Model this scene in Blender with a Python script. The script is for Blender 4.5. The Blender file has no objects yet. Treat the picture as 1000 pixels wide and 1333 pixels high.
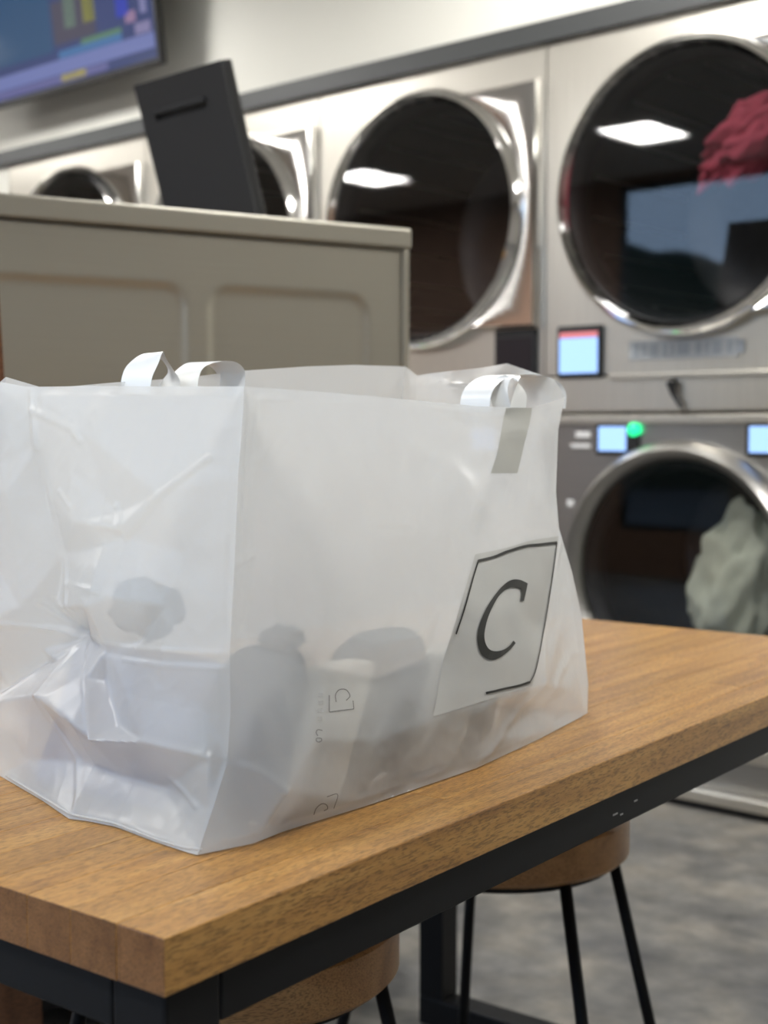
import bpy, bmesh, math, random
import numpy as np
from mathutils import Vector, Matrix, noise
from mathutils.bvhtree import BVHTree
from mathutils.geometry import delaunay_2d_cdt
random.seed(7)
scn = bpy.context.scene
COL = scn.collection

# ------------------------------------------------------------------ camera
FPX = 1780.0                                    # focal length in pixels of a 1000 x 1333 frame
PITCH = math.atan((666.5 - 560) / FPX)
TZ = 0.75                                       # table top height
CAMH = 1.0638887
cam_d = bpy.data.cameras.new('camera'); cam = bpy.data.objects.new('camera', cam_d); COL.objects.link(cam)
cam.location = (0, 0, CAMH); cam.rotation_euler = (math.pi / 2 - PITCH, 0, 0)
cam_d.sensor_fit = 'HORIZONTAL'; cam_d.sensor_width = 36.0; cam_d.lens = FPX * 36.0 / 1000.0
cam_d.clip_start = 0.05; cam_d.clip_end = 200
cam_d.dof.use_dof = True; cam_d.dof.focus_distance = 1.18; cam_d.dof.aperture_fstop = 64.08 / 8.2
scn.camera = cam

# ------------------------------------------------------------------ world, exposure
wd = bpy.data.worlds.new('world'); scn.world = wd; wd.use_nodes = True
bg = wd.node_tree.nodes['Background']; bg.inputs[0].default_value = (0.42, 0.58, 0.85, 1); bg.inputs[1].default_value = 2.2
scn.view_settings.view_transform = 'Standard'; scn.view_settings.look = 'None'
scn.view_settings.gamma = 1.0; scn.view_settings.use_curve_mapping = False
scn.view_settings.exposure = 0.66
PANEL_EMIT = 42.0

# ------------------------------------------------------------------ sight lines used to survey the place
_c, _s = math.cos(PITCH), math.sin(PITCH)
RX = np.array([1., 0, 0]); FW = np.array([0, _c, -_s]); UP = np.array([0, _s, _c]); CAM = np.array([0, 0, CAMH])
def ray(x, y): return (x - 500) / FPX * RX + (666.5 - y) / FPX * UP + FW
def onz(x, y, z): r = ray(x, y); return CAM + r * ((z - CAMH) / r[2])
def onplane(x, y, P, n): r = ray(x, y); return CAM + r * (np.dot(P - CAM, n) / np.dot(r, n))
def dirvp(x): v = np.array([x - 500, FPX / _c, 0]); return v / np.linalg.norm(v)
def project(P): v = np.array(P) - CAM; z = v @ FW; return 500 + FPX * (v @ RX) / z, 666.5 - FPX * (v @ UP) / z

# table frame: a runs along the long edge away from the camera, b across
T0 = onz(214, 1222, TZ)
_a = onz(1000, 905, TZ) - T0; a_ = _a / np.linalg.norm(_a); b_ = np.array([-a_[1], a_[0], 0]); k_ = np.array([0, 0, 1.])
def TB(A, B, z): return T0 + a_ * A + b_ * B + k_ * z
TROT = math.atan2(a_[1], a_[0])
# room frame: local x runs to the right along the dryer wall, y into that wall
W0 = onz(870, 1045, 0); wx = -dirvp(-1500); wy = np.array([-wx[1], wx[0], 0])
RROT = math.atan2(wx[1], wx[0])
RM = Matrix.Translation(Vector(W0)) @ Matrix.Rotation(RROT, 4, 'Z')

# ------------------------------------------------------------------ helpers
def tag(o, label=None, cat=None, group=None, kind=None):
    if label: o['label'] = label
    if cat: o['category'] = cat
    if group: o['group'] = group
    if kind: o['kind'] = kind
    return o
def empty(name, loc, rz=0.0, label=None, cat=None, group=None):
    o = bpy.data.objects.new(name, None); COL.objects.link(o); o.empty_display_size = 0.1
    o.location = Vector(loc); o.rotation_euler = (0, 0, rz)
    return tag(o, label, cat, group)
def obj(name, bm, m, parent=None, smooth=False, loc=None, rz=None):
    me = bpy.data.meshes.new(name); bm.normal_update()
    bm.to_mesh(me); bm.free()
    if smooth:
        for p in me.polygons: p.use_smooth = True
    me.materials.append(m)
    o = bpy.data.objects.new(name, me); COL.objects.link(o)
    if parent: o.parent = parent
    if loc is not None: o.location = Vector(loc)
    if rz is not None: o.rotation_euler = (0, 0, rz)
    return o
def autosmooth(o, ang=35):
    me = o.data
    for p in me.polygons: p.use_smooth = True
    me.set_sharp_from_angle(angle=math.radians(ang)) if hasattr(me, 'set_sharp_from_angle') else None
    return o
def bx(bm, x0, x1, y0, y1, z0, z1, bev=0.0, seg=2):
    r = bmesh.ops.create_cube(bm, size=1.0)
    vs = r['verts']
    bmesh.ops.scale(bm, verts=vs, vec=(x1 - x0, y1 - y0, z1 - z0))
    bmesh.ops.translate(bm, verts=vs, vec=((x0 + x1) / 2, (y0 + y1) / 2, (z0 + z1) / 2))
    if bev > 0:
        es = {e for v in vs for e in v.link_edges}
        bmesh.ops.bevel(bm, geom=list(es), offset=bev, segments=seg, affect='EDGES', profile=0.5)
    return bm
def box(x0, x1, y0, y1, z0, z1, bev=0.0, seg=2):
    return bx(bmesh.new(), x0, x1, y0, y1, z0, z1, bev, seg)
def lathe(prof, n=64, axis='Y', cx=0, cz=0, cy=0):
    """prof: list of (r, h); h along the axis"""
    bm = bmesh.new(); rows = []
    for r, h in prof:
        row = []
        for i in range(n):
            t = 2 * math.pi * i / n
            p = (cx + r * math.cos(t), cy + h, cz + r * math.sin(t)) if axis == 'Y' else (cx + r * math.cos(t), cy + r * math.sin(t), cz + h)
            row.append(bm.verts.new(p))
        rows.append(row)
    for p, q in zip(rows, rows[1:]):
        for i in range(n):
            j = (i + 1) % n
            bm.faces.new((p[i], q[i], q[j], p[j]))
    bmesh.ops.remove_doubles(bm, verts=bm.verts, dist=1e-6)
    bmesh.ops.recalc_face_normals(bm, faces=bm.faces)
    return bm
def tube(bm, pts, rad, n=10, caps=True):
    pts = [Vector(p) for p in pts]; rows = []
    for i, p in enumerate(pts):
        d = (pts[min(i + 1, len(pts) - 1)] - pts[max(i - 1, 0)]).normalized()
        u = d.cross(Vector((0.1, 0.2, 1)) if abs(d.z) < .9 else Vector((1, 0.1, 0))).normalized(); v = d.cross(u)
        rr = rad[i] if isinstance(rad, (list, tuple)) else rad
        rows.append([bm.verts.new(p + (u * math.cos(2 * math.pi * k / n) + v * math.sin(2 * math.pi * k / n)) * rr) for k in range(n)])
    for p, q in zip(rows, rows[1:]):
        for k in range(n): bm.faces.new((p[k], p[(k + 1) % n], q[(k + 1) % n], q[k]))
    if caps: bm.faces.new(rows[0][::-1]); bm.faces.new(rows[-1])
    return bm
def grid_faces(bm, rows, close=False):
    for p, q in zip(rows, rows[1:]):
        n = len(p)
        for i in range(n if close else n - 1):
            j = (i + 1) % n
            if len({p[i], p[j], q[j], q[i]}) == 4: bm.faces.new((p[i], p[j], q[j], q[i]))

# ------------------------------------------------------------------ materials
MATS = {}
def newmat(name):
    m = bpy.data.materials.new(name); m.use_nodes = True; nt = m.node_tree
    return m, nt, nt.nodes['Principled BSDF']
def N(nt, t, **kw):
    n = nt.nodes.new(t)
    for k, v in kw.items(): setattr(n, k, v)
    return n
def plain(name, col, rough=0.5, metal=0.0, spec=0.5, emit=None, estr=0.0, coat=0.0, noise_amt=0.0, nscale=30.0, bump=0.0):
    if name in MATS: return MATS[name]
    m, nt, b = newmat(name)
    b.inputs['Base Color'].default_value = (*col, 1); b.inputs['Roughness'].default_value = rough
    b.inputs['Metallic'].default_value = metal; b.inputs['Specular IOR Level'].default_value = spec
    b.inputs['Coat Weight'].default_value = coat
    if emit: b.inputs['Emission Color'].default_value = (*emit, 1); b.inputs['Emission Strength'].default_value = estr
    if noise_amt or bump:
        tc = N(nt, 'ShaderNodeTexCoord'); nz = N(nt, 'ShaderNodeTexNoise'); nz.inputs['Scale'].default_value = nscale; nz.inputs['Detail'].default_value = 5
        nt.links.new(tc.outputs['Object'], nz.inputs['Vector'])
        if noise_amt:
            mx = N(nt, 'ShaderNodeMix', data_type='RGBA'); mx.inputs[0].default_value = 0
            mx.inputs['A'].default_value = (*[c * (1 - noise_amt) for c in col], 1); mx.inputs['B'].default_value = (*[min(1, c * (1 + noise_amt)) for c in col], 1)
            nt.links.new(nz.outputs['Fac'], mx.inputs[0]); nt.links.new(mx.outputs['Result'], b.inputs['Base Color'])
        if bump:
            bp = N(nt, 'ShaderNodeBump'); bp.inputs['Strength'].default_value = bump; bp.inputs['Distance'].default_value = 0.01
            nt.links.new(nz.outputs['Fac'], bp.inputs['Height']); nt.links.new(bp.outputs['Normal'], b.inputs['Normal'])
    MATS[name] = m; return m
def steel(name, col, rough, stretch=(1.2, 60, 60), amt=0.12, bump=0.03):
    m, nt, b = newmat(name)
    b.inputs['Metallic'].default_value = 1.0; b.inputs['Roughness'].default_value = rough
    tc = N(nt, 'ShaderNodeTexCoord'); mp = N(nt, 'ShaderNodeMapping'); mp.inputs['Scale'].default_value = stretch
    nz = N(nt, 'ShaderNodeTexNoise'); nz.inputs['Scale'].default_value = 4; nz.inputs['Detail'].default_value = 4
    nt.links.new(tc.outputs['Object'], mp.inputs[0]); nt.links.new(mp.outputs[0], nz.inputs['Vector'])
    mx = N(nt, 'ShaderNodeMix', data_type='RGBA')
    mx.inputs['A'].default_value = (*[c * (1 - amt) for c in col], 1); mx.inputs['B'].default_value = (*[min(1, c * (1 + amt)) for c in col], 1)
    nt.links.new(nz.outputs['Fac'], mx.inputs[0]); nt.links.new(mx.outputs['Result'], b.inputs['Base Color'])
    bp = N(nt, 'ShaderNodeBump'); bp.inputs['Strength'].default_value = bump; bp.inputs['Distance'].default_value = 0.004
    nt.links.new(nz.outputs['Fac'], bp.inputs['Height']); nt.links.new(bp.outputs['Normal'], b.inputs['Normal'])
    return m
M_STEEL = steel('brushed_steel', (0.66, 0.63, 0.565), 0.36, (60, 60, 1.2))
M_STEEL_D = steel('dark_steel', (0.40, 0.39, 0.37), 0.34, (1.2, 60, 60))
M_CHROME = steel('chrome', (0.86, 0.85, 0.83), 0.10, (3, 3, 3), 0.03, 0.02)
M_ISLE = steel('satin_steel', (0.345, 0.325, 0.27), 0.42, (1.0, 40, 60), 0.05, 0.02)
M_ISLE.node_tree.nodes['Principled BSDF'].inputs['Metallic'].default_value = 0.55
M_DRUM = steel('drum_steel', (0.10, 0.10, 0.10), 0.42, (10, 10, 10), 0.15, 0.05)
M_BLACK = plain('black_plastic', (0.012, 0.012, 0.013), 0.42)
M_LID = plain('charcoal_plastic', (0.022, 0.023, 0.026), 0.55)
M_FRAME = plain('black_powder_coat', (0.006, 0.006, 0.0065), 0.5, spec=0.22, bump=0.05, nscale=900)
M_WALL = plain('cream_wall_paint', (0.74, 0.73, 0.67), 0.7, bump=0.05, nscale=120)
M_WALL2 = plain('greige_wall_paint', (0.36, 0.33, 0.29), 0.7)
M_WALL3 = plain('terracotta_wall_paint', (0.24, 0.145, 0.10), 0.7)
M_TRIM = plain('grey_trim_paint', (0.040, 0.043, 0.044), 0.5)
M_CEIL = plain('white_ceiling_tile', (0.72, 0.71, 0.68), 0.85, noise_amt=0.06, nscale=200)
M_PANEL = plain('lit_diffuser', (0.9, 0.9, 0.9), 0.5, emit=(1.0, 0.985, 0.95), estr=PANEL_EMIT)
M_WHITEM = plain('white_enamel', (0.8, 0.8, 0.8), 0.4)
M_SCREEN_BLUE = plain('lit_blue_screen', (0.05, 0.06, 0.08), 0.15, emit=(0.30, 0.50, 0.95), estr=1.1)
M_SCREEN_RED = plain('lit_red_bar', (0.1, 0.02, 0.02), 0.2, emit=(0.75, 0.25, 0.28), estr=0.7)
M_GREEN = plain('green_lamp', (0.0, 0.3, 0.1), 0.3, emit=(0.02, 0.85, 0.28), estr=1.2)
M_SCREEN_OFF = plain('dark_screen', (0.015, 0.015, 0.02), 0.12)
M_PRINT = plain('grey_print', (0.42, 0.44, 0.46), 0.5)
M_PRINT_D = plain('dark_grey_print', (0.30, 0.33, 0.37), 0.5)
M_INK = plain('black_ink', (0.012, 0.012, 0.010), 0.45)
M_FAINT = plain('faint_grey_ink', (0.20, 0.20, 0.195), 0.6)
M_STICKER = plain('grey_white_sticker', (0.545, 0.545, 0.52), 0.42, noise_amt=0.03, nscale=40)
M_ASPHALT = plain('asphalt', (0.05, 0.05, 0.05), 0.9, noise_amt=0.3, nscale=3)
M_HEDGE = plain('hedge_green', (0.02, 0.03, 0.015), 0.9, noise_amt=0.5, nscale=4)

def schlick(nt, f0, nrm=None):
    lw = N(nt, 'ShaderNodeLayerWeight'); lw.inputs['Blend'].default_value = 0.5
    if nrm: nt.links.new(nrm, lw.inputs['Normal'])
    p = N(nt, 'ShaderNodeMath', operation='POWER'); p.inputs[1].default_value = 5.0; nt.links.new(lw.outputs['Facing'], p.inputs[0])
    q = N(nt, 'ShaderNodeMath', operation='MULTIPLY_ADD'); q.inputs[1].default_value = 1 - f0; q.inputs[2].default_value = f0; nt.links.new(p.outputs[0], q.inputs[0])
    return q
def mat_glass(name, tint, refl):
    m = bpy.data.materials.new(name); m.use_nodes = True; nt = m.node_tree; nt.nodes.clear()
    out = N(nt, 'ShaderNodeOutputMaterial'); tr = N(nt, 'ShaderNodeBsdfTransparent'); tr.inputs[0].default_value = (*tint, 1)
    gl = N(nt, 'ShaderNodeBsdfGlossy'); gl.inputs['Roughness'].default_value = 0.02; gl.inputs[0].default_value = (1, 1, 1, 1)
    fr = schlick(nt, refl)
    mx = N(nt, 'ShaderNodeMixShader')
    nt.links.new(fr.outputs[0], mx.inputs[0]); nt.links.new(tr.outputs[0], mx.inputs[1]); nt.links.new(gl.outputs[0], mx.inputs[2]); nt.links.new(mx.outputs[0], out.inputs[0])
    return m
M_WASHGLASS = mat_glass('washer_door_glass', (0.66, 0.66, 0.67), 0.05)
M_DOORGLASS = mat_glass('dark_door_glass', (0.66, 0.66, 0.67), 0.075)
M_WINDOW = mat_glass('window_glass', (0.93, 0.95, 0.95), 0.04)

def mat_film():
    m = bpy.data.materials.new('white_film'); m.use_nodes = True; nt = m.node_tree; nt.nodes.clear()
    out = N(nt, 'ShaderNodeOutputMaterial')
    df = N(nt, 'ShaderNodeBsdfDiffuse'); df.inputs[0].default_value = (0.87, 0.885, 0.885, 1)
    tl = N(nt, 'ShaderNodeBsdfTranslucent'); tl.inputs[0].default_value = (0.84, 0.85, 0.845, 1)
    m1 = N(nt, 'ShaderNodeMixShader'); m1.inputs[0].default_value = 0.60
    tr = N(nt, 'ShaderNodeBsdfTransparent'); tr.inputs[0].default_value = (0.95, 0.96, 0.97, 1)
    m2 = N(nt, 'ShaderNodeMixShader'); m2.inputs[0].default_value = 0.27
    gl = N(nt, 'ShaderNodeBsdfGlossy'); gl.inputs['Roughness'].default_value = 0.31
    fr = schlick(nt, 0.035)
    m3 = N(nt, 'ShaderNodeMixShader')
    tc = N(nt, 'ShaderNodeTexCoord'); nz = N(nt, 'ShaderNodeTexNoise'); nz.inputs['Scale'].default_value = 55; nz.inputs['Detail'].default_value = 4
    bp = N(nt, 'ShaderNodeBump'); bp.inputs['Strength'].default_value = 0.10; bp.inputs['Distance'].default_value = 0.004
    L = nt.links.new
    L(tc.outputs['Object'], nz.inputs['Vector']); L(nz.outputs['Fac'], bp.inputs['Height'])
    for s in (df, tl, gl): L(bp.outputs['Normal'], s.inputs['Normal'])
    L(df.outputs[0], m1.inputs[1]); L(tl.outputs[0], m1.inputs[2])
    L(m1.outputs[0], m2.inputs[1]); L(tr.outputs[0], m2.inputs[2])
    L(fr.outputs[0], m3.inputs[0]); L(m2.outputs[0], m3.inputs[1]); L(gl.outputs[0], m3.inputs[2]); L(m3.outputs[0], out.inputs[0])
    return m
M_FILM = mat_film()

def mat_wood(name, ref, dark, mid, light, scale=(2.6, 48, 48), rnd=0.09, rough=0.36):
    m, nt, b = newmat(name); L = nt.links.new
    tc = N(nt, 'ShaderNodeTexCoord')
    if ref: tc.object = ref
    oi = N(nt, 'ShaderNodeObjectInfo')
    off = N(nt, 'ShaderNodeVectorMath', operation='SCALE'); off.inputs[0].default_value = (13.1, 7.7, 3.3); L(oi.outputs['Random'], off.inputs['Scale'])
    ad = N(nt, 'ShaderNodeVectorMath', operation='ADD'); L(tc.outputs['Object'], ad.inputs[0]); L(off.outputs[0], ad.inputs[1])
    mp = N(nt, 'ShaderNodeMapping'); mp.inputs['Scale'].default_value = scale; L(ad.outputs[0], mp.inputs[0])
    n1 = N(nt, 'ShaderNodeTexNoise'); n1.inputs['Scale'].default_value = 1.6; n1.inputs['Detail'].default_value = 8; n1.inputs['Roughness'].default_value = 0.62; n1.inputs['Distortion'].default_value = 0.6
    L(mp.outputs[0], n1.inputs['Vector'])
    cr = N(nt, 'ShaderNodeValToRGB'); e = cr.color_ramp.elements
    e[0].position = 0.30; e[0].color = (*dark, 1); e[1].position = 0.72; e[1].color = (*light, 1)
    x = cr.color_ramp.elements.new(0.5); x.color = (*mid, 1)
    L(n1.outputs['Fac'], cr.inputs[0])
    # pores: short dark dashes along the grain
    mp2 = N(nt, 'ShaderNodeMapping'); mp2.inputs['Scale'].default_value = (75, 480, 480); L(ad.outputs[0], mp2.inputs[0])
    n2 = N(nt, 'ShaderNodeTexNoise'); n2.inputs['Scale'].default_value = 1.5; n2.inputs['Detail'].default_value = 3; L(mp2.outputs[0], n2.inputs['Vector'])
    r2 = N(nt, 'ShaderNodeMapRange'); r2.inputs['From Min'].default_value = 0.47; r2.inputs['From Max'].default_value = 0.64; r2.inputs['To Min'].default_value = 1.0; r2.inputs['To Max'].default_value = 0.52
    L(n2.outputs['Fac'], r2.inputs['Value'])
    hs = N(nt, 'ShaderNodeMix', data_type='RGBA', blend_type='MULTIPLY'); hs.inputs[0].default_value = 1.0
    L(cr.outputs[0], hs.inputs['A']); L(r2.outputs[0], hs.inputs['B'])
    r3 = N(nt, 'ShaderNodeMapRange'); r3.inputs['To Min'].default_value = 1 - rnd; r3.inputs['To Max'].default_value = 1 + rnd; L(oi.outputs['Random'], r3.inputs['Value'])
    h2 = N(nt, 'ShaderNodeMix', data_type='RGBA', blend_type='MULTIPLY'); h2.inputs[0].default_value = 1.0
    L(hs.outputs['Result'], h2.inputs['A']); L(r3.outputs[0], h2.inputs['B']); L(h2.outputs['Result'], b.inputs['Base Color'])
    b.inputs['Roughness'].default_value = rough
    bp = N(nt, 'ShaderNodeBump'); bp.inputs['Strength'].default_value = 0.12; bp.inputs['Distance'].default_value = 0.002
    L(n2.outputs['Fac'], bp.inputs['Height']); L(bp.outputs['Normal'], b.inputs['Normal'])
    return m

def mat_floor():
    m, nt, b = newmat('mottled_floor'); L = nt.links.new
    tc = N(nt, 'ShaderNodeTexCoord')
    n1 = N(nt, 'ShaderNodeTexNoise'); n1.inputs['Scale'].default_value = 4.5; n1.inputs['Detail'].default_value = 7; n1.inputs['Roughness'].default_value = 0.6
    n2 = N(nt, 'ShaderNodeTexNoise'); n2.inputs['Scale'].default_value = 13; n2.inputs['Detail'].default_value = 6
    L(tc.outputs['Object'], n1.inputs['Vector']); L(tc.outputs['Object'], n2.inputs['Vector'])
    c1 = N(nt, 'ShaderNodeValToRGB'); e = c1.color_ramp.elements
    e[0].position = 0.34; e[0].color = (0.085, 0.085, 0.087, 1); e[1].position = 0.66; e[1].color = (0.235, 0.215, 0.185, 1)
    x = e.new(0.5); x.color = (0.15, 0.145, 0.135, 1)
    L(n1.outputs['Fac'], c1.inputs[0])
    c2 = N(nt, 'ShaderNodeMapRange'); c2.inputs['From Min'].default_value = 0.3; c2.inputs['From Max'].default_value = 0.7; c2.inputs['To Min'].default_value = 0.72; c2.inputs['To Max'].default_value = 1.25
    L(n2.outputs['Fac'], c2.inputs['Value'])
    mx = N(nt, 'ShaderNodeMix', data_type='RGBA', blend_type='MULTIPLY'); mx.inputs[0].default_value = 1
    L(c1.outputs[0], mx.inputs['A']); L(c2.outputs[0], mx.inputs['B']); L(mx.outputs['Result'], b.inputs['Base Color'])
    b.inputs['Roughness'].default_value = 0.55
    return m
def cloth(name, col, bump=0.25):
    return plain(name, col, 0.9, spec=0.2, noise_amt=0.15, nscale=25, bump=bump)
M_FLOOR = mat_floor()

# ------------------------------------------------------------------ the room (local frame of the dryer wall)
XL, XR, YF, ZC = -8.0, 4.5, -5.35, 2.9
UNIT = 0.948
UX = [-0.438 - UNIT * (i) + UNIT / 2 for i in range(4)]      # centres of the four columns, nearest first
def struct(name, bm, m):
    o = obj(name, bm, m, loc=W0, rz=RROT); o['kind'] = 'structure'; return o
ux_r = -0.438 + UNIT; ux_l = -0.438 - 3 * UNIT
struct('floor', box(XL - .1, XR + .1, YF - .1, 1.0, -0.1, 0.0), M_FLOOR)
bm = bmesh.new()
bx(bm, XL, XR, 0, 0.92, 2.21, ZC); bx(bm, ux_r + .004, XR, 0, 0.92, 0, 2.21); bx(bm, XL, ux_l - .004, 0, 0.92, 0, 2.21); bx(bm, ux_l, ux_r, 0.90, 1.0, 0, 2.21)
struct('wall_back', bm, M_WALL)
struct('trim_1', box(XL, XR, -0.022, 0.0, 2.213, 2.277, 0.003), M_TRIM)
struct('ceiling', box(XL - .1, XR + .1, YF - .1, 1.0, ZC, ZC + .1), M_CEIL)
struct('wall_left', box(XL - .1, XL, YF, 1.0, 0, ZC), M_WALL2)
struct('wall_right', box(XR, XR + .1, YF, 1.0, 0, ZC), M_WALL2)
# glazed shop front behind the camera
bm = bmesh.new(); bx(bm, XL, XR, YF - .1, YF, 0, 0.35); bx(bm, XL, -3.5, YF - .1, YF, .35, ZC); bx(bm, 3.4, XR, YF - .1, YF, .35, ZC); bx(bm, -3.5, 3.4, YF - .1, YF, 2.84, ZC)
struct('wall_front', bm, M_WALL3)
nwin = 4; ww = (3.4 + 3.5) / nwin
for i in range(nwin):
    x0 = -3.5 + i * ww; x1 = x0 + ww
    bm = bmesh.new(); t = 0.03
    bx(bm, x0, x0 + t, YF - .07, YF - .01, .35, 2.84); bx(bm, x1 - t, x1, YF - .07, YF - .01, .35, 2.84)
    bx(bm, x0 + t, x1 - t, YF - .07, YF - .01, .35, .39); bx(bm, x0 + t, x1 - t, YF - .07, YF - .01, 2.80, 2.84)
    w = struct('window_%d' % (i + 1), bm, M_TRIM)
    obj('pane', box(x0 + t, x1 - t, YF - .045, YF - .037, .39, 2.80), M_WINDOW, w)
g = obj('street', box(-40, 40, -60, YF - .12, -0.25, -0.2), M_ASPHALT, loc=W0, rz=RROT); g['kind'] = 'structure'
bm = bmesh.new(); rows = []
for i in range(81):
    x = -40 + i; h = 5.2 + 1.3 * noise.noise(Vector((x * .21, 3, 1))) + .5 * noise.noise(Vector((x * .9, 0, 0)))
    rows.append([bm.verts.new(Vector(RM @ Vector((x, y, z)))) for y, z in ((-26, -.22), (-25.9, h * .6), (-26.4, h), (-27.6, h), (-28, -.22))])
grid_faces(bm, rows)
tag(obj('hedge', bm, M_HEDGE), 'tall dark green hedge outside beyond the shop windows', 'hedge', kind='stuff')

# ceiling light panels
def ceiling_light(x, y, label):
    p = RM @ Vector((x, y, ZC))
    t = empty('ceiling_light', p, RROT, label, 'ceiling light', 'ceiling light panels')
    bm = bmesh.new(); w, d = .19, .26
    for q in ((-w - .03, w + .03, -d - .03, -d), (-w - .03, w + .03, d, d + .03), (-w - .03, -w, -d, d), (w, w + .03, -d, d)): bx(bm, *q, -.03, -.001)
    obj('frame', bm, M_WHITEM, t)
    obj('diffuser', box(-w, w, -d, d, -.018, -.006), M_PANEL, t)
for yy, rn in ((-4.0, 'window'), (-0.95, 'dryer')):  # dryer-side row is added to brighten the upper wall and machine fronts
    for xx, q in ((-4.73, 'leftmost'), (-2.48, 'second from left'), (-0.23, 'third from left'), (2.02, 'rightmost')):
        ceiling_light(xx, yy, 'square white ceiling light panel, %s in the row on the %s side' % (q, rn))

ceiling_light(-6.30, -4.0, 'square white ceiling light panel added for glare on the television screen')  # extra panel off the row spacing, added to reflect in the television screen

# ------------------------------------------------------------------ stacked machines
def holed_front(x0, x1, z0, z1, cx, cz, R, y=0.0, thick=0.02, n=72):
    angs = [2 * math.pi * i / n for i in range(n)] + [math.atan2(zz - cz, xx - cx) % (2 * math.pi) for xx in (x0, x1) for zz in (z0, z1)]
    angs = sorted(set(round(t, 6) for t in angs))
    bm = bmesh.new(); A, B, Cc, D = [], [], [], []
    for t in angs:
        c, s = math.cos(t), math.sin(t)
        k = min([(x1 - cx) / c if c > 1e-9 else 1e9, (x0 - cx) / c if c < -1e-9 else 1e9, (z1 - cz) / s if s > 1e-9 else 1e9, (z0 - cz) / s if s < -1e-9 else 1e9])
        A.append(bm.verts.new((cx + k * c, y + thick, cz + k * s))); B.append(bm.verts.new((cx + k * c, y, cz + k * s)))
        Cc.append(bm.verts.new((cx + R * c, y, cz + R * s))); D.append(bm.verts.new((cx + R * c, y + thick * 2.5, cz + R * s)))
    grid_faces(bm, [A, B, Cc, D], True)
    bmesh.ops.recalc_face_normals(bm, faces=bm.faces)
    return bm
def shell(x0, x1, y0, y1, z0, z1):
    bm = box(x0, x1, y0, y1, z0, z1)
    bm.faces.ensure_lookup_table()
    f = min(bm.faces, key=lambda q: q.calc_center_median().y); bmesh.ops.delete(bm, geom=[f], context='FACES_ONLY')
    return bm
def drum(R, cx, cz, depth):
    return lathe([(R, 0.03), (R, depth), (R * .97, depth + .02), (0.07, depth + .02), (0.06, depth - .01), (0.0, depth - .015)], 64, 'Y', cx, cz)
def ring_prof(Ro, Ri, out):
    return [(Ro, 0.0), (Ro, -out * .45), (Ro - .012, -out * .8), (Ro - .026, -out), (Ri + .012, -out * .86), (Ri, -out * .55), (Ri - .004, -out * .3), (Ri - .004, 0.0), (Ro, 0.0)]
def rounded_plate(x0, x1, z0, z1, y0, y1, r, n=6):
    bm = bmesh.new(); pts = []
    for (cx, cz, t0) in ((x1 - r, z1 - r, 0), (x0 + r, z1 - r, 90), (x0 + r, z0 + r, 180), (x1 - r, z0 + r, 270)):
        for i in range(n + 1):
            t = math.radians(t0 + 90 * i / n); pts.append((cx + r * math.cos(t), cz + r * math.sin(t)))
    def loop(y, s):
        mx, mz = (x0 + x1) / 2, (z0 + z1) / 2
        return [bm.verts.new((mx + (x - mx) * s, y, mz + (z - mz) * s)) for x, z in pts]
    L0, L1, L2 = loop(y1, 1), loop(y0 + (y1 - y0) * .35, 1), loop(y0, 0.955)
    grid_faces(bm, [L0, L1, L2], True); bm.faces.new(L2[::-1]); bm.faces.new(L0)
    bmesh.ops.recalc_face_normals(bm, faces=bm.faces)
    return bm
def cut_plate(x1, zl, zh, zc, R, y0=-.034, n=40):
    bm = bmesh.new(); ta, tb = math.asin(zl / R * .985), math.asin(zh / R * .985); rows = []
    ts = sorted([ta + (tb - ta) * k / n for k in range(n + 1)] + [math.atan2(zl, x1), math.atan2(zh, x1)])
    for t in ts:
        c, s_ = math.cos(t), math.sin(t); k = min(x1 / c, zh / s_ if s_ > 1e-6 else 1e9, zl / s_ if s_ < -1e-6 else 1e9); k = max(k, R + .001)
        q = [(R, -.001), (R, y0 * .8), (R + min(.02, (k - R) * .4), y0), (k - min(.012, (k - R) * .3), y0), (k, y0 * .6), (k, -.001)]
        rows.append([bm.verts.new((r * c, y, zc + r * s_)) for r, y in q])
    grid_faces(bm, rows); bmesh.ops.recalc_face_normals(bm, faces=bm.faces)
    return bm
HW = UNIT / 2 - .0025
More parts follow.
